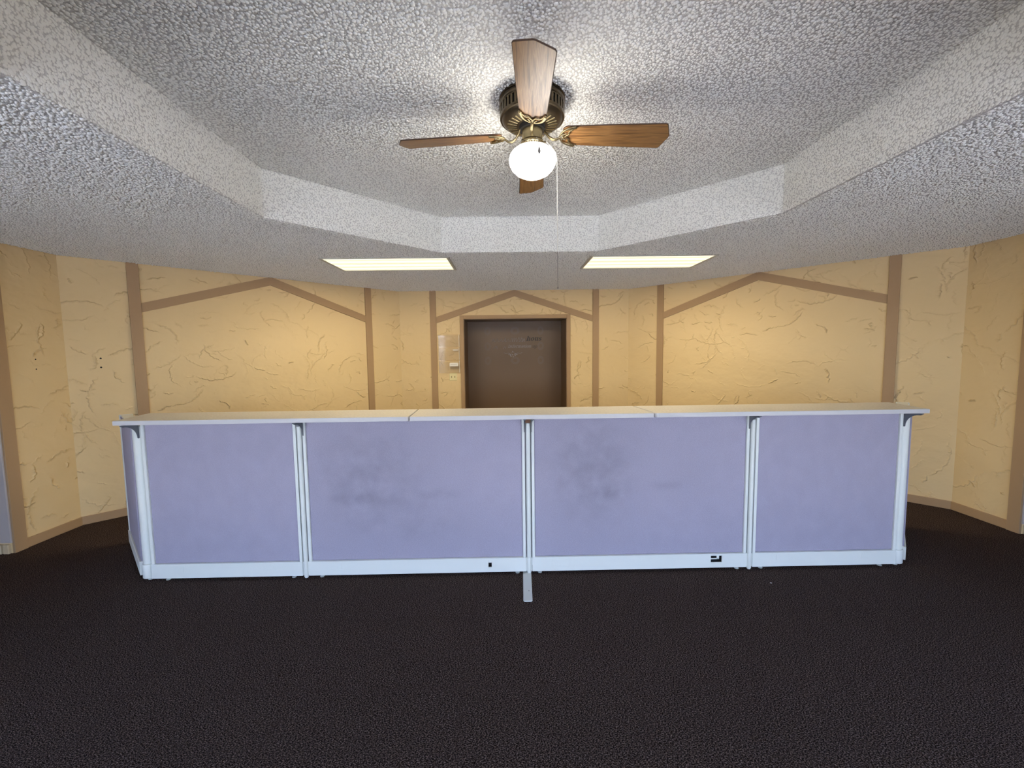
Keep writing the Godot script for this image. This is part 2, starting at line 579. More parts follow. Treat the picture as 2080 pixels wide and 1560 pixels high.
func build_shell():
	# floor slab
	var g := G.new()
	g.lohi(Vector3(-6.4, -0.12, -4.9), Vector3(6.4, 0.0, 4.3))
	solid("floor", g, M.carpet, "dark brown-black loop pile carpet covering the whole room", "carpet", "structure")
	# soffit ring with the tray cut into it
	var c := Node3D.new()
	c.name = "ceiling"
	add_child(c)
	tag(c, "off-white sprayed popcorn ceiling with an octagonal raised tray", "ceiling", "", "structure")
	var o0 := octagon(R + 0.22, Vector3.ZERO, HC)
	var i0 := octagon(T, TRAY, HC)
	g = G.new()
	for k in 8:
		var j := (k + 1) % 8
		var up := Vector3(0, 0.5, 0)
		g.facec([o0[k], o0[j], i0[j], i0[k]], Vector3(0, 9, 0))
		g.facec([o0[k] + up, o0[j] + up, i0[j] + up, i0[k] + up], Vector3(0, -9, 0))
		g.facec([o0[k], o0[j], o0[j] + up, o0[k] + up], Vector3(0, HC, 0))
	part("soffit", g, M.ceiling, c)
	for k in 8:
		var j := (k + 1) % 8
		g = G.new()
		var a: Vector3 = i0[k]
		var b: Vector3 = i0[j]
		var out := ((a + b) / 2 - TRAY - Vector3(0, HC, 0)).normalized() * 0.05
		var h := Vector3(0, HT - HC, 0)
		g.facec([a, b, b + h, a + h], (a + b) / 2 + out)
		g.facec([a + out, b + out, b + out + h, a + out + h], (a + b) / 2)
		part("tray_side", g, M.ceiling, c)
	g = G.new()
	var t0 := octagon(T + 0.06, TRAY, HT)
	g.facec(t0, Vector3(0, 9, 0))
	var t1 := octagon(T + 0.06, TRAY, HT + 0.12)
	g.facec(t1, Vector3(0, -9, 0))
	for k in 8:
		var j := (k + 1) % 8
		g.facec([t0[k], t0[j], t1[j], t1[k]], Vector3(0, HT + 0.06, 0))
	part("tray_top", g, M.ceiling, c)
	build_popcorn(c)
	# the eight walls
	build_wall("wall_back", 0, [[-0.752, 0.765, 0.0, 2.03]], "cream trowelled plaster wall behind the counter with the dark doorway", Vector2(1.75, 2.47))
	build_wall("wall_back_left", 45, [], "cream trowelled plaster wall left of the doorway wall, under the left ceiling light", Vector2(0.55, 1.3))
	build_wall("wall_back_right", -45, [], "cream trowelled plaster wall right of the doorway wall, under the right ceiling light", Vector2(2.9, 2.05))
	build_wall("wall_left", 90, [[-1.15, 1.15, 0.0, 2.03]], "cream plaster wall at the far left with an open passage", Vector2(1.2, 0.4))
	build_wall("wall_right", -90, [[-1.15, 1.15, 0.0, 2.03]], "cream plaster wall at the far right with an open passage", Vector2(2.3, 0.9))
	build_wall("wall_front_left", 135, [[-1.1, 1.1, 0.10, 2.05]], "cream plaster window wall behind the viewer on the left", Vector2(0.1, 0.2))
	build_wall("wall_front_right", -135, [[-1.1, 1.1, 0.10, 2.05]], "cream plaster window wall behind the viewer on the right", Vector2(0.8, 1.9))
	build_wall("wall_front", 180, [[-1.1, 1.1, 0.0, 2.08]], "cream plaster entrance wall behind the viewer", Vector2(2.0, 1.1))
	var half := R * T8
	baseboard("baseboard_back", 0, [[-half, -1.239], [-1.15, -0.805], [0.82, 1.15], [1.239, half]], "tan painted baseboard along the doorway wall")
	baseboard("baseboard_back_left", 45, [[-half, -1.239], [-1.15, 1.15], [1.239, half]], "tan painted baseboard along the wall left of the counter")
	baseboard("baseboard_back_right", -45, [[-half, -1.239], [-1.15, 1.15], [1.239, half]], "tan painted baseboard along the wall right of the counter")
	baseboard("baseboard_left", 90, [[-half, -1.239], [1.239, half]], "tan painted baseboard at the far left beside the passage")
	baseboard("baseboard_right", -90, [[-half, -1.239], [1.239, half]], "tan painted baseboard at the far right beside the passage")
	# screw holes left in the plaster
	for h in [["wall_back_left", -1.463, 1.53], ["wall_back_left", -1.465, 1.446], ["wall_left", 1.443, 1.53], ["wall_left", 1.441, 1.448]]:
		var s := G.new()
		s.lathe([[0.0, -0.002], [0.0062, -0.002], [0.0078, 0.0006], [0.0035, 0.0012], [0.0, 0.0005]], 12)
		var side: float = -1.0 if h[0] == "wall_left" else 1.0
		var o := part("screw_hole", s, M.dark, get_node(h[0]))
		o.transform = Transform3D(Basis(Vector3.RIGHT, PI / 2).scaled(Vector3.ONE * (0.7 if h[0] == "wall_left" else 1.0)), Vector3(h[1] * side * (-1.0 if h[0] == "wall_left" else 1.0), h[2], 0.001))
	# passages behind the side walls
	for s in [-1.0, 1.0]:
		var nm := "left" if s < 0 else "right"
		g = G.new()
		var x0: float = s * (R + WT)
		var x1: float = s * 6.0
		for z in [[-1.31, -1.21], [1.21, 1.31]]:
			g.lohi(Vector3(minf(x0, x1), 0, z[0]), Vector3(maxf(x0, x1), HC, z[1]))
		g.lohi(Vector3(minf(x1, x1 + s * 0.1), 0, -1.31), Vector3(maxf(x1, x1 + s * 0.1), HC, 1.31))
		g.lohi(Vector3(minf(s * (R + 0.2), x1 + s * 0.1), HC, -1.31), Vector3(maxf(s * (R + 0.2), x1 + s * 0.1), HC + 0.1, 1.31))
		solid("wall_passage_" + nm, g, M.plain_wall, "plain cream walls of the passage at the far " + nm, "wall", "structure")
		# jamb lining of the opening, with a little return of baseboard under it
		g = G.new()
		g.lohi(Vector3(minf(s * (R - 0.004), s * (R + WT + 0.004)), 0.085, -1.152), Vector3(maxf(s * (R - 0.004), s * (R + WT + 0.004)), 2.03, -1.140), 0.002)
		g.lohi(Vector3(minf(s * (R - 0.004), s * (R + WT + 0.004)), 0.085, 1.140), Vector3(maxf(s * (R - 0.004), s * (R + WT + 0.004)), 2.03, 1.152), 0.002)
		var jb := solid("trim_1" if s < 0 else "trim_2", g, M.jamb, "jamb lining of the passage, daylight tint in its pale grey colour, at the far " + nm, "trim", "structure")
		for k in 2:
			g = G.new()
			var xa: float = s * (R + 0.012 + k * 0.055)
			g.lohi(Vector3(minf(xa, xa + s * 0.046), 0, -1.153), Vector3(maxf(xa, xa + s * 0.046), 0.075, -1.130 + k * 0.004), 0.004)
			part("plinth_block", g, M.cream, jb)
	# dark alcove behind the doorway
	g = G.new()
	var zb := -R - WT
	g.lohi(Vector3(-0.85, 0, zb - 0.58), Vector3(0.86, 2.13, zb - 0.50))
	g.lohi(Vector3(-0.85, 0, zb - 0.52), Vector3(-0.752, 2.13, zb))
	g.lohi(Vector3(0.765, 0, zb - 0.52), Vector3(0.86, 2.13, zb))
	g.lohi(Vector3(-0.85, 2.03, zb - 0.52), Vector3(0.86, 2.13, zb))
	var al := solid("wall_alcove", g, M.alcove, "dark brown painted wall inside the doorway with faded lettering", "wall", "structure")
	alcove_marks(al, zb - 0.50)
	# door casing
	var d := Node3D.new()
	d.name = "door_1"
	add_child(d)
	d.position = Vector3(0, 0, -R)
	tag(d, "wide cased doorway in the middle of the back wall", "doorway", "", "structure")
	for q in [[-0.806, -0.752], [0.765, 0.821]]:
		g = G.new()
		g.lohi(Vector3(q[0], 0, -0.002), Vector3(q[1], 2.08, 0.016), 0.003)
		part("casing", g, M.trim, d)
	g = G.new()
	g.lohi(Vector3(-0.752, 2.028, -0.002), Vector3(0.765, 2.08, 0.016), 0.003)
	part("head_casing", g, M.trim, d)
	for q in [[-0.754, -0.744], [0.757, 0.767]]:
		g = G.new()
		g.lohi(Vector3(q[0], 0, -WT - 0.002), Vector3(q[1], 2.03, 0.004))
		part("jamb", g, M.alcove, d)
	g = G.new()
	g.lohi(Vector3(-0.744, 2.021, -WT - 0.002), Vector3(0.757, 2.031, 0.004))
	part("head_jamb", g, M.alcove, d)
	# glazed entrance and unseen side windows, made larger for more daylight
	window("window_1", 135, 0.10, 2.05, "aluminium window behind the viewer on the left, enlarged for daylight")
	window("window_2", -135, 0.10, 2.05, "aluminium window behind the viewer on the right, enlarged for daylight")
	window("door_2", 180, 0.0, 2.08, "glazed double entrance door behind the viewer")
	g = G.new()
	g.lohi(Vector3(-12, -0.22, 4.3), Vector3(12, -0.10, 16))
	solid("pavement", g, M.concrete, "concrete pavement outside the entrance, added to bounce sunlight indoors", "pavement", "structure")  # unseen slab added to bounce sunlight up onto the ceiling

# sprayed popcorn grains, far too many to count
func grain_mesh() -> ArrayMesh:
	var g := G.new()
	var n := 6
	for k in n:
		var d0 := Vector3(cos(TAU * k / n), 0, sin(TAU * k / n))
		var d1 := Vector3(cos(TAU * (k + 1) / n), 0, sin(TAU * (k + 1) / n))
		var A := d0 + Vector3(0, -0.15, 0)
		var B := d1 + Vector3(0, -0.15, 0)
		var C := d1 * 0.80 + Vector3(0, 0.42, 0)
		var D := d0 * 0.80 + Vector3(0, 0.42, 0)
		var E := Vector3(0, 0.80, 0)
		for p in [A, B, C, A, C, D, D, C, E]:
			g.v(p, (p + Vector3(0, 0.15, 0)).normalized(), Vector2(p.x, p.z) * 0.01)
	g.st.index()
	return g.st.commit()

func grains(c: Node3D, mesh: Mesh, frames: Array):
	var mm := MultiMesh.new()
	mm.transform_format = MultiMesh.TRANSFORM_3D
	mm.mesh = mesh
	mm.instance_count = frames.size()
	for i in frames.size(): mm.set_instance_transform(i, frames[i])
	var o := MultiMeshInstance3D.new()
	o.name = "popcorn_grains"
	o.multimesh = mm
	o.material_override = M.popcorn
	o.set_meta("kind", "stuff")
	c.add_child(o, true)

func grain_frame(p: Vector3, n: Vector3, wide := 1.0, tall := 1.0) -> Transform3D:
	var r := wide * GRAIN * (0.55 + 0.75 * rng.randf() * rng.randf() + 0.25 * rng.randf())
	var t := (n + Vector3(rng.randf() - 0.5, rng.randf() - 0.5, rng.randf() - 0.5) * 0.5).normalized()
	var u := t.cross(Vector3(rng.randf() - 0.5, rng.randf() - 0.5, rng.randf() - 0.5)).normalized()
	var w := t.cross(u)
	return Transform3D(Basis(u * r * (0.8 + 0.5 * rng.randf()), t * r * tall * (0.7 + 0.6 * rng.randf()), -w * r), p)

const GRAIN := 0.0064
const STEP := 0.0128
const SIDE := 0.0104

func build_popcorn(c: Node3D):
	var mesh := grain_mesh()
	var fs := []
	var z := -R
	while z < 1.6:
		z += STEP
		var xm := minf(R, R * 1.41421 - absf(z))
		var x := -xm
		var tz := z - TRAY.z
		var tm := minf(T, T * 1.41421 - absf(tz)) + 0.009 if absf(tz) < T + 0.008 else -1.0
		while x < xm:
			x += STEP
			var tx := x - TRAY.x
			if absf(tx) < tm:
				x = TRAY.x + tm
				continue
			if z > -2.51 and z < -1.91 and ((x > -1.88 and x < -0.655) or (x > 0.685 and x < 1.91)): continue
			fs.append(grain_frame(Vector3(x + (rng.randf() - 0.5) * STEP, HC, z + (rng.randf() - 0.5) * STEP), Vector3.DOWN))
	grains(c, mesh, fs)
	fs = []
	z = -T
	while z < minf(T, 1.3):
		z += STEP
		var tm := minf(T, T * 1.41421 - absf(z))
		var x := -tm
		while x < tm:
			x += STEP
			if x * x + z * z < 0.024: continue
			fs.append(grain_frame(Vector3(TRAY.x + x + (rng.randf() - 0.5) * STEP, HT, TRAY.z + z + (rng.randf() - 0.5) * STEP), Vector3.DOWN, 1.1, 0.75))
	grains(c, mesh, fs)
	fs = []
	for k in 8:
		var b := Basis(Vector3.UP, k * PI / 4)
		var n := b * Vector3(0, 0, 1)
		if n.z < -0.9: continue
		var x := -T * T8
		while x < T * T8:
			x += SIDE
			var y := HC - 0.002
			while y < HT - SIDE:
				y += SIDE
				fs.append(grain_frame(TRAY + b * Vector3(x + (rng.randf() - 0.5) * SIDE, 0, -T) + Vector3(0, y + (rng.randf() - 0.5) * SIDE * 0.8, 0), n, 1.12, 0.45))
	grains(c, mesh, fs)

func window(called: String, deg: float, y0: float, y1: float, label: String):
	var w := Node3D.new()
	w.name = called
	add_child(w)
	w.transform = wall_xf(deg)
	tag(w, label, "window" if called.begins_with("window") else "door", "", "structure")
	var g := G.new()
	for x in [-1.1, -0.03, 1.05]:
		g.lohi(Vector3(x, y0, -0.085), Vector3(x + 0.05, y1, -0.03), 0.003)
	for y in [y0, y1 - 0.06]:
		g.lohi(Vector3(-1.1, y, -0.082), Vector3(1.1, y + 0.06, -0.033), 0.003)
	part("frame", g, M.mullion, w)
	for x in [-1.05, 0.02]:
		g = G.new()
		g.lohi(Vector3(x, y0 + 0.06, -0.0600), Vector3(x + 1.03 - (0.01 if x < 0 else 0.0), y1 - 0.06, -0.0575))
		part("pane", g, M.glass, w)

func text_mesh(s: String, size: float, bold := false) -> ArrayMesh:
	var tm := TextMesh.new()
	var f := SystemFont.new()
	f.font_names = PackedStringArray(["Droid Serif"])
	f.font_weight = 700 if bold else 400
	tm.font = f
	tm.text = s
	tm.font_size = 48
	tm.pixel_size = size / 34.0
	tm.depth = 0.003
	tm.curve_step = 1.0
	tm.horizontal_alignment = HORIZONTAL_ALIGNMENT_LEFT
	tm.vertical_alignment = VERTICAL_ALIGNMENT_BOTTOM
	var arr := tm.get_mesh_arrays()
	var vs: PackedVector3Array = arr[Mesh.ARRAY_VERTEX]
	for i in vs.size():
		vs[i].x += vs[i].y * 0.32
	arr[Mesh.ARRAY_VERTEX] = vs
	var m := ArrayMesh.new()
	m.add_surface_from_arrays(Mesh.PRIMITIVE_TRIANGLES, arr)
	return m

func scribble(x0: float, x1: float, y: float, h: float, seed_: int) -> G:
	# worn script: a running line of loops, partly flaked away
	var g := G.new()
	var r := RandomNumberGenerator.new()
	r.seed = seed_
	var x := x0
	while x < x1:
		var len := r.randf_range(0.03, 0.075)
		if r.randf() < 0.8:
			var path := []
			var up := h * r.randf_range(0.45, 1.0)
			for k in 9:
				var t := k / 8.0
				path.append(Vector3(x + len * t + 0.3 * up * sin(t * PI), y + up * 0.5 * (1.0 - cos(t * TAU)) * (1.0 if r.randf() < 0.9 else 0.6), 0.001))
			g.tube(path, r.randf_range(0.0025, 0.0045), 6)
		x += len * r.randf_range(0.8, 1.3)
	return g

func alcove_marks(parent: Node3D, z: float):
	# pale ghosts left by octagonal frames, three by three
	for y in [1.88, 1.63, 1.40]:
		for x in [-0.43, 0.015, 0.43]:
			if x == 0.015 and y == 1.63: continue
			var g := G.new()
			var n := 16
			var rx := 0.052 if x != 0.015 else 0.075
			var ry := 0.070 if x != 0.015 else 0.062
			for k in n:
				var a0 := TAU * k / n
				var a1 := TAU * (k + 1) / n
				var q := [Vector3(cos(a0) * rx, sin(a0) * ry, 0), Vector3(cos(a1) * rx, sin(a1) * ry, 0)]
				g.facec([q[0], q[1], q[1] * 0.45, q[0] * 0.45], Vector3(0, 0, -1))
				g.facec([q[0], q[1], q[1] + Vector3(0, 0, -0.001), q[0] + Vector3(0, 0, -0.001)], Vector3.ZERO)
			part("frame_ghost", g, M.ghost, parent).position = Vector3(x, y, z + 0.0012)
	var w := part("lettering", text_mesh("hous", 0.072, true), M.ink, parent)
	w.position = Vector3(0.185, 1.690, z + 0.002)
	part("worn_lettering", scribble(-0.37, 0.17, 1.700, 0.085, 3), M.silver, parent).position = Vector3(0, 0, z)
	part("worn_lettering", scribble(-0.34, -0.13, 1.590, 0.045, 9), M.silver, parent).position = Vector3(0, 0, z)
	w = part("lettering", text_mesh("Information", 0.046), M.silver, parent)
	w.position = Vector3(-0.11, 1.590, z + 0.002)
	w = part("lettering", text_mesh("up", 0.046), M.ink, parent)
	w.position = Vector3(0.285, 1.585, z + 0.002)
	# flaked silver flourish below the lines
	var g := G.new()
	var r := RandomNumberGenerator.new()
	r.seed = 12
	for i in 34:
		var a := r.randf() * TAU
		var d := sqrt(r.randf())
		g.lathe([[0.0, -0.001], [r.randf_range(0.004, 0.010), 0.0], [0.0, 0.0012]], 6, Vector3(cos(a) * d * 0.085, 0, sin(a) * d * 0.048 * (1.0 - 0.6 * absf(cos(a)))))
	for s in [-1.0, 1.0]:
		g.tube([Vector3(s * 0.02, 0, 0.01), Vector3(s * 0.07, 0, -0.02), Vector3(s * 0.12, 0, -0.012), Vector3(s * 0.15, 0, -0.03)], 0.003, 6)
	var fl := part("flourish", g, M.silver, parent)
	fl.transform = Transform3D(Basis(Vector3.RIGHT, PI / 2), Vector3(-0.02, 1.50, z + 0.002))

# ------------------------------------------------------------------ ceiling lights
func troffer(label: String, at: Vector3):
	var t := thing("ceiling_light", label, "ceiling light", at, 0.0, "fluorescent ceiling lights")
	var w := 0.610
	var d := 0.303
	var g := G.new()
	g.lohi(Vector3(-w, -0.010, -d), Vector3(-w + 0.026, 0.003, d), 0.003)
	g.lohi(Vector3(w - 0.026, -0.010, -d), Vector3(w, 0.003, d), 0.003)
	g.lohi(Vector3(-w + 0.026, -0.010, -d), Vector3(w - 0.026, 0.003, -d + 0.022), 0.003)
	g.lohi(Vector3(-w + 0.026, -0.010, d - 0.022), Vector3(w - 0.026, 0.003, d), 0.003)
	part("frame", g, M.lamp_frame, t)
	# ribbed lens: brighter bands below the tubes
	var ys := [-0.281, -0.225, -0.135, -0.075, 0.015, 0.085, 0.175, 0.225, 0.281]
	for k in ys.size() - 1:
		g = G.new()
		g.lohi(Vector3(-w + 0.026, -0.0055, ys[k]), Vector3(w - 0.026, -0.0015, ys[k + 1]))
		part("lens_strip", g, M.lens_bright if k % 2 == 1 else M.lens, t)
	var l := AreaLight3D.new()
	l.name = "lamp"
	l.area_size = Vector2(w * 2 - 0.06, d * 2 - 0.05)
	l.light_energy = TROFFER_ENERGY
	l.light_color = TROFFER_COLOR
	l.shadow_enabled = true
	l.set("area_range", 14.0)
	l.set("area_attenuation", 2.0)
	t.add_child(l)
	l.transform = Transform3D(Basis(Vector3.RIGHT, -PI / 2), Vector3(0, -0.014, 0))

# ------------------------------------------------------------------ ceiling fan
func build_fan():
	var f := thing("ceiling_fan", "antique brass ceiling fan with four oak blades and a lit white globe", "ceiling fan", FAN)
	# motor housing
	var g := G.new()
	g.lathe([[0.0, -0.036], [0.150, -0.036], [0.1535, -0.032], [0.157, -0.028], [0.157, -0.016], [0.1545, -0.012], [0.159, -0.008], [0.159, 0.0]], 48)
	var mh := part("motor_housing", g, M.bronze, f)
	g = G.new()
	g.lathe([[0.147, -0.088], [0.147, -0.036]], 48)
	part("vent_void", g, M.black, mh)
	g = G.new()
	g.lathe([[0.152, -0.042], [0.157, -0.040], [0.157, -0.0365], [0.150, -0.035]], 48)
	g.lathe([[0.147, -0.093], [0.1555, -0.092], [0.157, -0.086], [0.157, -0.080], [0.150, -0.079]], 48)
	part("vent_ring", g, M.bronze, mh)
	g = G.new()
	for k in 44:
		var a := TAU * k / 44
		g.xf = Transform3D(Basis(Vector3.UP, -a), Vector3.ZERO)
		g.box(Vector3(0.1535, -0.060, 0), Vector3(0.006, 0.042, 0.0115), 0.001)
	part("vent_bars", g, M.bronze, mh)
	g = G.new()
	g.lathe([[0.0, -0.1225], [0.066, -0.1225], [0.070, -0.1215], [0.120, -0.116], [0.136, -0.108], [0.144, -0.099], [0.147, -0.092]], 48)
	part("lower_bowl", g, M.bronze, mh)
	g = G.new()
	for k in 28:
		var a := TAU * (k + 0.5) / 28
		g.xf = Transform3D(Basis(Vector3.UP, -a), Vector3.ZERO) * Transform3D(Basis(Vector3.BACK, 0.13), Vector3(0.098, -0.1195, 0))
		g.box(Vector3.ZERO, Vector3(0.046, 0.005, 0.009), 0.002)
	part("bowl_ribs", g, M.brass, mh)
	g = G.new()
	g.lathe([[0.0, -0.142], [0.062, -0.142], [0.064, -0.122]], 32)
	part("hub", g, M.black, mh)
	# switch housing and fitter
	g = G.new()
	g.lathe([[0.0, -0.194], [0.049, -0.194], [0.0505, -0.190], [0.0505, -0.128], [0.049, -0.124], [0.0, -0.124]], 40)
	var sw := part("switch_housing", g, M.brass, f)
	g = G.new()
	g.lathe([[0.0, -0.214], [0.055, -0.213], [0.0575, -0.208], [0.0575, -0.202], [0.054, -0.194], [0.049, -0.190]], 40)
	part("fitter_ring", g, M.brass, sw)
	g = G.new()
	for k in 26:
		var a := TAU * k / 26
		g.lathe([[0.0, -0.005], [0.0042, -0.0025], [0.005, 0.0], [0.0042, 0.0025], [0.0, 0.005]], 8, Vector3(cos(a) * 0.052, -0.2165, sin(a) * 0.052))
	part("rope_trim", g, M.brass, sw)
	for k in 3:
		var a := TAU * k / 3 + 0.35
		g = G.new()
		g.tube([Vector3(cos(a) * 0.05, -0.206, sin(a) * 0.05), Vector3(cos(a) * 0.068, -0.206, sin(a) * 0.068)], [0.0035, 0.005], 8)
		part("thumb_screw", g, M.bronze, sw)
	# globe
	g = G.new()
	g.lathe([[0.0, -0.3645], [0.028, -0.3635], [0.056, -0.356], [0.082, -0.342], [0.102, -0.322], [0.113, -0.300], [0.1155, -0.281], [0.112, -0.263], [0.102, -0.247], [0.086, -0.234], [0.068, -0.225], [0.054, -0.221], [0.048, -0.217], [0.047, -0.210]], 48)
	var gb := part("globe", g, M.globe, f)
	gb.set_meta("label", "glowing white glass globe")
	var l := OmniLight3D.new()
	l.name = "globe_lamp"
	l.light_energy = GLOBE_ENERGY
	l.light_color = GLOBE_COLOR
	l.light_size = 0.10
	l.omni_range = 14.0
	l.omni_attenuation = 2.0
	l.shadow_enabled = true
	f.add_child(l)
	l.position = Vector3(0, -0.285, 0)
	# pull chains
	g = G.new()
	g.tube([Vector3(0.014, -0.203, 0.052), Vector3(0.017, -0.206, 0.068), Vector3(0.020, -0.225, 0.088), Vector3(0.023, -0.255, 0.104), Vector3(0.0235, -0.274, 0.117)], 0.0011, 6)
	var pc := part("pull_chain", g, M.fob, f)
	g = G.new()
	g.lathe([[0.0, -0.030], [0.004, -0.028], [0.0062, -0.021], [0.0052, -0.012], [0.0025, -0.003], [0.0, 0.0]], 12, Vector3(0.0235, -0.273, 0.118))
	part("chain_fob", g, M.fob, pc)
	g = G.new()
	g.tube([Vector3(0.046, -0.190, 0.020), Vector3(0.070, -0.206, 0.018), Vector3(0.098, -0.232, 0.012), Vector3(0.1125, -0.248, 0.008), Vector3(0.1195, -0.275, 0.004), Vector3(0.1205, -0.34, 0.002), Vector3(0.1210, -0.72, 0.001)], 0.0017, 6)
	var cd := part("pull_cord", g, M.cord, f)
	g = G.new()
	g.tube([Vector3(0.1210, -0.715, 0.001), Vector3(0.1215, -0.892, 0.001)], 0.0011, 6)
	g.lathe([[0.0, -0.905], [0.0025, -0.902], [0.0028, -0.895], [0.0, -0.890]], 8, Vector3(0.1215, 0, 0.001))
	part("cord_chain", g, M.fob, cd)
	# blades
	var tip := 0.628
	var outline := PackedVector2Array()
	for p in [[0.150, -0.046], [0.158, -0.054], [0.168, -0.058], [0.40, -0.069], [tip - 0.008, -0.0765], [tip, -0.0725], [tip + 0.003, -0.066], [tip + 0.026, -0.006], [tip + 0.027, 0.0], [tip + 0.026, 0.006], [tip + 0.003, 0.066], [tip, 0.0725], [tip - 0.008, 0.0765], [0.40, 0.069], [0.168, 0.058], [0.158, 0.054], [0.150, 0.046]]:
		outline.append(Vector2(p[0], p[1]))
	for k in 4:
		var ang := -TAU * k / 4 - deg_to_rad(3.0)
		var turn := Transform3D(Basis(Vector3.UP, ang) * Basis(Vector3.BACK, -deg_to_rad(2.2)), Vector3(0, -0.1630, 0))
		# +z edge raised by the blade pitch
		var pitch := turn * Transform3D(Basis(Vector3.RIGHT, -deg_to_rad(13.0)), Vector3.ZERO)
		g = G.new()
		g.xf = Transform3D(Basis(Vector3.RIGHT, PI / 2), Vector3.ZERO)
		g.plate(outline, -0.003, 0.003)
		var b := part("blade", g, M.oak, f)
		b.transform = pitch
		g = G.new()
		var rim := []
		for p in outline: rim.append(Vector3(p.x, 0, p.y))
		rim.append(rim[0])
		g.tube(rim, 0.0033, 6)
		part("blade_edge", g, M.oak_edge, b)
		# cast iron with a curled arm and a pierced crescent below the blade
		g = G.new()
		var y := -0.008
		var arm := [Vector3(0.046, 0.050, 0), Vector3(0.055, 0.034, 0), Vector3(0.066, 0.010, 0), Vector3(0.082, -0.012, 0), Vector3(0.100, -0.023, 0), Vector3(0.118, -0.022, 0), Vector3(0.136, -0.011, 0)]
		g.tube(arm, [0.006, 0.0065, 0.007, 0.008, 0.009, 0.008, 0.006], 10, 0.7)
		var cres := []
		var crr := []
		for i in 21:
			var t := -1.0 + 2.0 * i / 20.0
			cres.append(Vector3(0.134 + 0.072 * t * t, y, 0.060 * sin(t * 1.35)))
			crr.append(0.0035 + 0.0045 * absf(t))
		g.tube(cres, crr, 8, 0.7)
		var wave := []
		for i in 17:
			var t := -1.0 + 2.0 * i / 16.0
			wave.append(Vector3(0.168 + 0.030 * t * t - 0.010 * cos(t * 9.0) * (1.0 - absf(t)), y, 0.052 * t))
		g.tube(wave, 0.0048, 8, 0.7)
		for s in [-1.0, 1.0]:
			g.tube([Vector3(0.136, y, s * 0.008), Vector3(0.150, y, s * 0.013), Vector3(0.164, y, s * 0.022)], 0.0035, 6)
			g.lathe([[0.0, -0.005], [0.0075, -0.002], [0.0075, 0.002], [0.0, 0.005]], 10, Vector3(0.204, y, s * 0.056))
		g.lathe([[0.0, -0.006], [0.006, -0.003], [0.007, 0.0], [0.0, 0.004]], 10, Vector3(0.150, y, 0))
		var bi := part("blade_iron", g, M.brass, b)
		bi.transform = Transform3D(Basis(Vector3.RIGHT, 0.0), Vector3.ZERO)

# ------------------------------------------------------------------ reception counter
const ZF := -0.70           # face of the fabric
const TUBES := [-1.530, 0.009, 1.546]

func rect_hole(g: G, x0: float, x1: float, y0: float, y1: float, z0: float, z1: float, holes: Array):
	# a front plate with rectangular holes, built from strips
	var xs := [x0, x1]
	for h in holes:
		xs.append(h[0]); xs.append(h[1])
	xs.sort()
	for i in xs.size() - 1:
		if xs[i + 1] - xs[i] < 0.0005: continue
		var ys := [[y0, y1]]
		for h in holes:
			if h[0] <= xs[i] + 0.0004 and h[1] >= xs[i + 1] - 0.0004:
				var nxt := []
				for y in ys:
					if h[2] > y[0] and h[2] < y[1]: nxt.append([y[0], h[2]])
					if h[3] > y[0] and h[3] < y[1]: nxt.append([h[3], y[1]])
				ys = nxt
		for y in ys:
			g.lohi(Vector3(xs[i], y[0], z0), Vector3(xs[i + 1], y[1], z1))

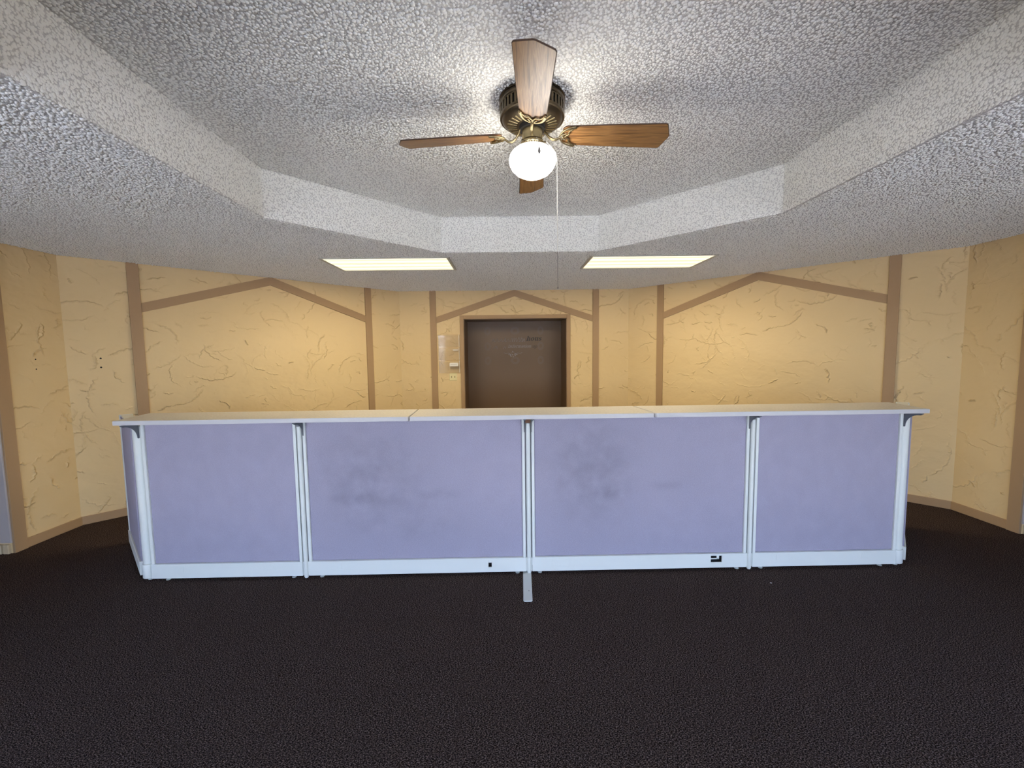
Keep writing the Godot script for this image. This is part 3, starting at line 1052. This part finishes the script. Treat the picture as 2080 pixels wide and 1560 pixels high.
func panel(label: String, x0: float, x1: float, fab: StandardMaterial3D, holes: Array, covers: Array, glides: Array, stiles: Array, base0: float, base1: float) -> Node3D:
	# x0..x1: the fabric between its two light metal stiles
	var at := Vector3((x0 + x1) / 2, 0, -0.735)
	var t := thing("partition_panel", label, "partition", at, 0.0, "front panels of the counter")
	var off := -at
	var g := G.new()
	g.xf = Transform3D(Basis(), off)
	var w := x1 - x0
	g.lohi(Vector3(x0, 0.122, -0.765), Vector3(x1, 1.100, ZF - 0.004), 0.0)
	# padded front with its own upright texture coordinates
	var c := 0.006
	var o := [Vector3(x0, 0.122, ZF - 0.004), Vector3(x1, 0.122, ZF - 0.004), Vector3(x1, 1.100, ZF - 0.004), Vector3(x0, 1.100, ZF - 0.004)]
	var i := [Vector3(x0 + c, 0.122 + c, ZF), Vector3(x1 - c, 0.122 + c, ZF), Vector3(x1 - c, 1.100 - c, ZF), Vector3(x0 + c, 1.100 - c, ZF)]
	var fuv := func(p: Vector3): return Vector2(p.x - x0, 1.100 - p.y)
	g.face(i, i.map(fuv))
	for k in 4:
		var q := [o[k], o[(k + 1) % 4], i[(k + 1) % 4], i[k]]
		g.face(q, q.map(fuv))
	part("fabric", g, fab, t)
	for s in stiles:
		g = G.new()
		g.xf = Transform3D(Basis(), off)
		g.lohi(Vector3(s[0], 0.119, -0.772), Vector3(s[1], 1.103, -0.689), 0.003)
		part("stile", g, M.grey, t)
	g = G.new()
	g.xf = Transform3D(Basis(), off)
	rect_hole(g, base0, base1, 0.021, 0.1185, -0.693, -0.687, holes)
	g.lohi(Vector3(base0, 0.021, -0.780), Vector3(base1, 0.1185, -0.774))
	g.lohi(Vector3(base0, 0.1185, -0.780), Vector3(base1, 0.1205, -0.6865))
	var bc := part("base_cover", g, M.grey, t)
	g = G.new()
	g.xf = Transform3D(Basis(), off)
	g.lohi(Vector3(base0 + 0.01, 0.03, -0.768), Vector3(base1 - 0.01, 0.115, -0.722))
	part("base_void", g, M.dark, bc)
	for q in covers:
		g = G.new()
		g.xf = Transform3D(Basis(), off)
		g.lohi(Vector3(q[0], q[2], -0.6872), Vector3(q[1], q[3], -0.6858), 0.0004)
		g.lohi(Vector3(q[0], q[2] - 0.0016, -0.6872), Vector3(q[1], q[2] - 0.0004, -0.6862))
		part("outlet_cover", g, M.grey, bc)
	for x in glides:
		g = G.new()
		g.lathe([[0.0, 0.0], [0.014, 0.0], [0.015, 0.004], [0.006, 0.008], [0.005, 0.031], [0.0, 0.031]], 12, Vector3(x - at.x, 0, 0.022))
		part("leveling_glide", g, M.foot, t)
	return t

func tube_post(label: String, x: float, sides: Array) -> Node3D:
	var at := Vector3(x, 0, -0.735)
	var t := thing("connector_post", label, "post", at, 0.0, "connector posts of the counter")
	var g := G.new()
	# half-round cover strip in front of the joint, flat behind
	g.lohi(Vector3(-0.019, 0.1195, -0.036), Vector3(0.019, 1.080, 0.038), 0.001)
	var poly := PackedVector2Array()
	part("joint_channel", g, M.grey_dark, t)
	g = G.new()
	g.lathe([[0.0, 0.1195], [0.0145, 0.1195], [0.0145, 1.060], [0.0, 1.060]], 24, Vector3(0, 0, 0.0415))
	part("cover_tube", g, M.grey, t)
	g = G.new()
	g.lathe([[0.0, 0.006], [0.011, 0.006], [0.0155, 0.016], [0.0155, 0.1185], [0.0, 0.1185]], 24, Vector3(0, 0, 0.0405))
	g.lohi(Vector3(-0.021, 0.021, -0.045), Vector3(0.021, 0.1185, 0.044), 0.002)
	part("base_cap", g, M.grey, t)
	for s in sides:
		bracket(t, s, 0.040)
	return t

func bracket(t: Node3D, x: float, z0: float):
	# sheet metal cantilever under the top: straight at the panel, concave below
	var p := PackedVector2Array()
	p.append(Vector2(0, 1.104))
	p.append(Vector2(0, 0.998))
	p.append(Vector2(0.010, 0.998))
	for i in 9:
		var a := PI / 2 * i / 8.0
		p.append(Vector2(0.112 - 0.098 * cos(a) , 1.002 + 0.088 * sin(a)))
	p.append(Vector2(0.128, 1.096))
	p.append(Vector2(0.128, 1.104))
	var g := G.new()
	# polygon is (forward, height); extrude sideways
	g.xf = Transform3D(Basis(Vector3(0, 0, 1), Vector3.UP, Vector3(-1, 0, 0)), Vector3(x, 0, z0))
	g.plate(p, -0.0015, 0.0015)
	g.lohi(Vector3(0, 1.099, -0.009), Vector3(0.128, 1.104, 0.009), 0.0005)
	part("bracket", g, M.bracket, t)

func return_panel(label: String, s: float, deg: float, fab: StandardMaterial3D):
	# wings that run back at about forty-five degrees from the corner posts
	var at := Vector3(s * 2.622, 0, -0.722)
	var t := thing("return_panel", label, "partition", at, 0.0, "")
	# local x runs along the wing, local z is the outer side
	var d := Vector3(s * sin(deg_to_rad(deg)), 0, -cos(deg_to_rad(deg)))
	var n := Vector3(s * cos(deg_to_rad(deg)), 0, sin(deg_to_rad(deg)))
	t.transform = Transform3D(Basis(d, Vector3.UP, d.cross(Vector3.UP)), at)
	var g := G.new()
	g.lohi(Vector3(0.055, 0.122, -0.036), Vector3(0.815, 1.066, 0.036), 0.004)
	part("fabric", g, fab, t)
	g = G.new()
	g.lohi(Vector3(0.815, 0.119, -0.042), Vector3(0.850, 1.076, 0.042), 0.004)
	part("stile", g, M.grey, t)
	g = G.new()
	g.lohi(Vector3(0.050, 1.066, -0.034), Vector3(0.815, 1.076, 0.034), 0.003)
	part("top_cap", g, M.grey, t)
	g = G.new()
	g.lohi(Vector3(0.060, 0.021, -0.047), Vector3(0.850, 0.1185, 0.047), 0.003)
	part("base_cover", g, M.grey, t)
	for x in [0.10, 0.80]:
		g = G.new()
		g.lathe([[0.0, 0.0], [0.014, 0.0], [0.015, 0.004], [0.006, 0.008], [0.005, 0.03], [0.0, 0.03]], 12, Vector3(x, 0, 0))
		part("leveling_glide", g, M.foot, t)

func corner_post(label: String, s: float):
	var at := Vector3(2.612 if s > 0 else -2.622, 0, -0.728)
	var t := thing("corner_post", label, "post", at, 0.0, "")
	var g := G.new()
	g.lathe([[0.0, 0.119], [0.034, 0.119], [0.036, 0.121], [0.036, 1.078], [0.034, 1.080], [0.0, 1.080]], 40)
	part("cover_tube", g, M.grey, t)
	g = G.new()
	g.lathe([[0.0, 0.020], [0.041, 0.020], [0.043, 0.023], [0.043, 0.116], [0.041, 0.1185], [0.0, 0.1185]], 40)
	part("base_cap", g, M.grey, t)
	g = G.new()
	g.lathe([[0.0, 0.0], [0.016, 0.0], [0.017, 0.004], [0.007, 0.008], [0.006, 0.03], [0.0, 0.03]], 12)
	part("leveling_glide", g, M.foot, t)
	bracket(t, -s * 0.032, 0.036)

func round_poly(poly: Array, radii: Array) -> Array:
	var out := []
	var n := poly.size()
	for i in n:
		var p: Vector2 = poly[i]
		var a: Vector2 = (poly[i - 1] - p).normalized()
		var b: Vector2 = (poly[(i + 1) % n] - p).normalized()
		var r: float = radii[i]
		if r <= 0.0:
			out.append(p)
			continue
		var half := acos(clampf(a.dot(b), -1, 1)) / 2
		var dist := r / tan(half)
		var c := p + (a + b).normalized() * (r / sin(half))
		var s := p + a * dist - c
		var e := p + b * dist - c
		var sweep := s.angle_to(e)
		for k in 7:
			out.append(c + s.rotated(sweep * k / 6.0))
	return out

func countertop(label: String, poly: Array, radii: Array, clips: Array):
	var cen := Vector2.ZERO
	for p in poly: cen += p / poly.size()
	var at := Vector3(cen.x, 1.105, cen.y)
	var t := thing("countertop", label, "countertop", at, 0.0, "countertop sections")
	var loc := []
	for p in poly: loc.append(p - cen)
	var rp := round_poly(loc, radii)
	var g := G.new()
	g.slab(rp, 0.0035, 0.0285, 0.002)
	part("slab", g, M.laminate, t)
	# plastic edge strip all round, a hair proud of the slab
	g = G.new()
	var n := rp.size()
	var c2 := Vector3(0, 0.015, 0)
	for i in n:
		var A: Vector2 = rp[i] * (1.0 + 0.0012 / rp[i].length())
		var B: Vector2 = rp[(i + 1) % n] * (1.0 + 0.0012 / rp[(i + 1) % n].length())
		g.facec([Vector3(A.x, 0.0005, A.y), Vector3(B.x, 0.0005, B.y), Vector3(B.x, 0.0255, B.y), Vector3(A.x, 0.0255, A.y)], c2)
		var A2: Vector2 = rp[i] * (1.0 - 0.004 / rp[i].length())
		var B2: Vector2 = rp[(i + 1) % n] * (1.0 - 0.004 / rp[(i + 1) % n].length())
		g.facec([Vector3(A.x, 0.0255, A.y), Vector3(B.x, 0.0255, B.y), Vector3(B2.x, 0.0282, B2.y), Vector3(A2.x, 0.0282, A2.y)], c2 + Vector3(0, -0.1, 0))
		g.facec([Vector3(A.x, 0.0005, A.y), Vector3(B.x, 0.0005, B.y), Vector3(B2.x, 0.0005, B2.y), Vector3(A2.x, 0.0005, A2.y)], c2 + Vector3(0, 0.1, 0))
	part("edge_band", g, M.edge, t)
	for x in clips:
		g = G.new()
		g.lohi(Vector3(x - 0.012 - at.x, -0.010, -0.665 - at.z), Vector3(x + 0.012 - at.x, 0.002, -0.645 - at.z), 0.002)
		part("fixing_clip", g, M.grey_dark, t)
	return t

func build_counter():
	M.edge = mat(lin(0.56, 0.55, 0.55), 0.45)
	var f1 := fabric_mat(1, [], 1.03, 0.978)
	var f2 := fabric_mat(2, [[0.22, 0.56, 0.10, 0.04, 0.05], [0.60, 0.53, 0.10, 0.035, 0.045], [0.28, 0.40, 0.28, 0.40, 0.07], [0.55, 0.75, 0.25, 0.2, 0.03]], 1.46, 0.978)  # small smudges plus broad darker zones in the fabric colour
	var f3 := fabric_mat(3, [[0.36, 0.55, 0.09, 0.04, 0.05], [0.62, 0.50, 0.06, 0.03, 0.04], [0.26, 0.36, 0.22, 0.42, 0.08], [0.72, 0.45, 0.12, 0.2, 0.02]], 1.46, 0.978)  # smudges again, with a broad darker zone on the left
	var p := panel("narrow lavender grey fabric panel at the left end of the counter", -2.560, -1.572, f1, [], [[-2.434, -2.360, 0.060, 0.107], [-1.821, -1.747, 0.061, 0.109]], [-2.49, -1.625], [[-2.580, -2.560], [-1.572, -1.552]], -2.580, -1.552)
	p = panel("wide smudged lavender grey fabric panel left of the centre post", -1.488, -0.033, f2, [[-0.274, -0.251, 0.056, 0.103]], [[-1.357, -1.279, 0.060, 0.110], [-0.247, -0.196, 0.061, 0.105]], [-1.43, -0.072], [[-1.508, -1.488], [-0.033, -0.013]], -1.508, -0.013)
	knockout_tab(p, "hole_lip", -0.2735, -0.2515, 0.086, 0.1025)
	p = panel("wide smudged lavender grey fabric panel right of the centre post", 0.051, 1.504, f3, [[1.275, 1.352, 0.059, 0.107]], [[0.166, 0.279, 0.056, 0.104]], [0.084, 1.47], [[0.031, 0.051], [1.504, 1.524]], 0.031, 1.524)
	knockout_tab(p, "hole_tab", 1.2750, 1.330, 0.0795, 0.0875)
	knockout_tab(p, "hole_tab", 1.318, 1.335, 0.0795, 0.1065)
	panel("narrow lavender grey fabric panel at the right end of the counter", 1.588, 2.560, f1, [], [[1.734, 1.812, 0.064, 0.112], [2.338, 2.400, 0.070, 0.112]], [1.64, 2.49], [[1.568, 1.588], [2.560, 2.580]], 1.568, 2.580)
	tube_post("light grey connector post between the left narrow and wide panels", TUBES[0], [0.030])
	var cp := tube_post("centre connector post of the counter with a brown shim at its top", TUBES[1], [-0.026, 0.026])
	var g := G.new()
	g.lohi(Vector3(-0.017, 1.0605, 0.0385), Vector3(0.017, 1.1045, 0.055), 0.002)
	part("shim", g, M.copper, cp).set_meta("label", "brown wooden shim")
	tube_post("light grey connector post between the right wide and narrow panels", TUBES[2], [-0.030])
	corner_post("rounded light grey corner post at the left end of the counter", -1.0)
	corner_post("rounded light grey corner post at the right end of the counter", 1.0)
	return_panel("lavender grey wing panel running back from the left end of the counter", -1.0, 46.2, f1)
	return_panel("lavender grey wing panel running back from the right end of the counter", 1.0, 43.0, f1)
	# flat steel foot that steadies the centre post
	var ft := thing("support_foot", "flat grey steel foot on the carpet in front of the centre post", "foot", Vector3(-0.012, 0, -0.53))
	g = G.new()
	var fp := round_poly([Vector2(-0.0285, -0.19), Vector2(0.0285, -0.19), Vector2(0.0285, 0.166), Vector2(-0.0285, 0.166)], [0.0, 0.0, 0.012, 0.012])
	g.slab(fp, 0.001, 0.011, 0.003)
	var fm := part("plate", g, M.foot, ft)
	fm.rotation.y = -0.035
	g = G.new()
	g.lathe([[0.0, 0.011], [0.0035, 0.011], [0.003, 0.0125], [0.0, 0.0128]], 10, Vector3(0.006, 0, 0.06))
	part("screw", g, M.grey_dark, ft)
	# three sections of worktop
	countertop("left section of the pale laminate countertop, with a square outer end", [Vector2(-2.645, -0.570), Vector2(-0.766, -0.570), Vector2(-0.780, -0.925), Vector2(-2.715, -0.935)], [0.004, 0.018, 0.003, 0.01], [-2.115, -1.802, -1.329])
	countertop("middle section of the pale laminate countertop, with a chipped white front edge", [Vector2(-0.757, -0.567), Vector2(0.822, -0.567), Vector2(0.790, -0.925), Vector2(-0.771, -0.925)], [0.006, 0.006, 0.003, 0.003], [-0.725])
	countertop("right section of the pale laminate countertop, with a square outer end", [Vector2(0.833, -0.567), Vector2(2.628, -0.567), Vector2(2.690, -0.925), Vector2(0.801, -0.925)], [0.020, 0.004, 0.01, 0.003], [0.88, 1.841, 2.283])

func knockout_tab(p: Node3D, called: String, x0: float, x1: float, y0: float, y1: float):
	var g := G.new()
	g.xf = Transform3D(Basis(), -p.position)
	g.lohi(Vector3(x0, y0, -0.694), Vector3(x1, y1, -0.691), 0.0006)
	part(called, g, M.grey, p.get_node("base_cover"))

# ------------------------------------------------------------------ things on the back wall
func build_small():
	# clear three-pocket file holder
	var t := thing("file_holder", "clear acrylic three-pocket wall file holder left of the doorway", "file holder", Vector3(-0.972, 1.240, -R))
	var g := G.new()
	g.lohi(Vector3(-0.150, 0.0, 0.0), Vector3(0.150, 0.568, 0.003))
	part("back_plate", g, M.acrylic, t)
	for k in 3:
		var y0 := 0.004 + 0.190 * k
		g = G.new()
		# front leans out towards the top
		g.xf = Transform3D(Basis(Vector3.RIGHT, 0.11), Vector3(0, y0, 0.028))
		g.lohi(Vector3(-0.148, 0.0, -0.0015), Vector3(0.148, 0.168, 0.0015))
		var pk := part("pocket", g, M.acrylic, t)
		g = G.new()
		g.lohi(Vector3(-0.148, y0 - 0.002, 0.003), Vector3(0.148, y0 + 0.002, 0.030))
		part("pocket_floor", g, M.acrylic, pk)
		for s in [-1.0, 1.0]:
			g = G.new()
			var q := [Vector2(0.003, y0), Vector2(0.029, y0), Vector2(0.047, y0 + 0.168), Vector2(0.003, y0 + 0.180)]
			g.xf = Transform3D(Basis(Vector3(0, 0, 1), Vector3.UP, Vector3(-1, 0, 0)), Vector3(s * 0.1495, 0, 0))
			g.plate(PackedVector2Array(q), -0.003, 0.002)
			part("pocket_side", g, M.acrylic_glint if s > 0 else M.acrylic, pk)
	# label dispenser stuck in the bottom pocket
	var b := thing("card_box", "small white box with a slot in the bottom pocket of the file holder", "box", Vector3(-0.898, 1.338, -R + 0.062))
	g = G.new()
	g.lohi(Vector3(-0.064, 0.0, -0.006), Vector3(0.064, 0.052, 0.022), 0.006)
	part("body", g, M.white, b)
	g = G.new()
	g.lohi(Vector3(-0.046, 0.029, 0.0215), Vector3(0.046, 0.033, 0.0228))
	part("slot", g, M.grey_dark, b)
	var cd := G.new()
	cd.lohi(Vector3(-0.038, 0.0, -0.001), Vector3(0.038, 0.018, 0.001), 0.0005)  # thin pale sliver set in the middle pocket
	solid("sliver", cd, M.white, "narrow pale sliver lying in the middle pocket of the file holder", "sliver").position = Vector3(-0.876, 1.569, -R + 0.0375)
	# double light switch
	var s2 := thing("light_switch", "ivory double light switch plate below the file holder", "light switch", Vector3(-0.921, 1.127, -R))
	g = G.new()
	g.lohi(Vector3(-0.056, 0.0, -0.001), Vector3(0.056, 0.112, 0.006), 0.003)
	part("plate", g, M.ivory, s2)
	for x in [-0.023, 0.023]:
		g = G.new()
		g.xf = Transform3D(Basis(Vector3.RIGHT, -0.5), Vector3(x, 0.053, 0.008))
		g.lohi(Vector3(-0.005, -0.012, -0.006), Vector3(0.005, 0.012, 0.008), 0.002)
		var tg := part("toggle", g, M.toggle, s2)
	for x in [-0.023, 0.023]:
		for y in [0.026, 0.086]:
			g = G.new()
			g.xf = Transform3D(Basis(Vector3.RIGHT, PI / 2), Vector3(x, y, 0.006))
			g.lathe([[0.0, -0.001], [0.003, -0.001], [0.0025, 0.001], [0.0, 0.0012]], 8)
			part("screw", g, M.ivory, s2)
	# fleck of paper on the carpet
	g = G.new()
	g.slab([Vector2(-0.005, -0.004), Vector2(0.004, -0.005), Vector2(0.006, 0.003), Vector2(-0.003, 0.005)], 0.0, 0.0012, 0.0003)
	solid("paper_scrap", g, M.white, "tiny white scrap on the carpet in front of the right end panel", "scrap").position = Vector3(1.591, 0.001, -0.518)

func _ready():
	rng.seed = 20240
	setup_view()
	make_materials()
	build_shell()
	troffer("recessed fluorescent ceiling light left of the fan cord", Vector3(-1.268, HC, -2.203))
	troffer("recessed fluorescent ceiling light right of the fan cord", Vector3(1.297, HC, -2.215))
	build_fan()
	build_counter()
	build_small()
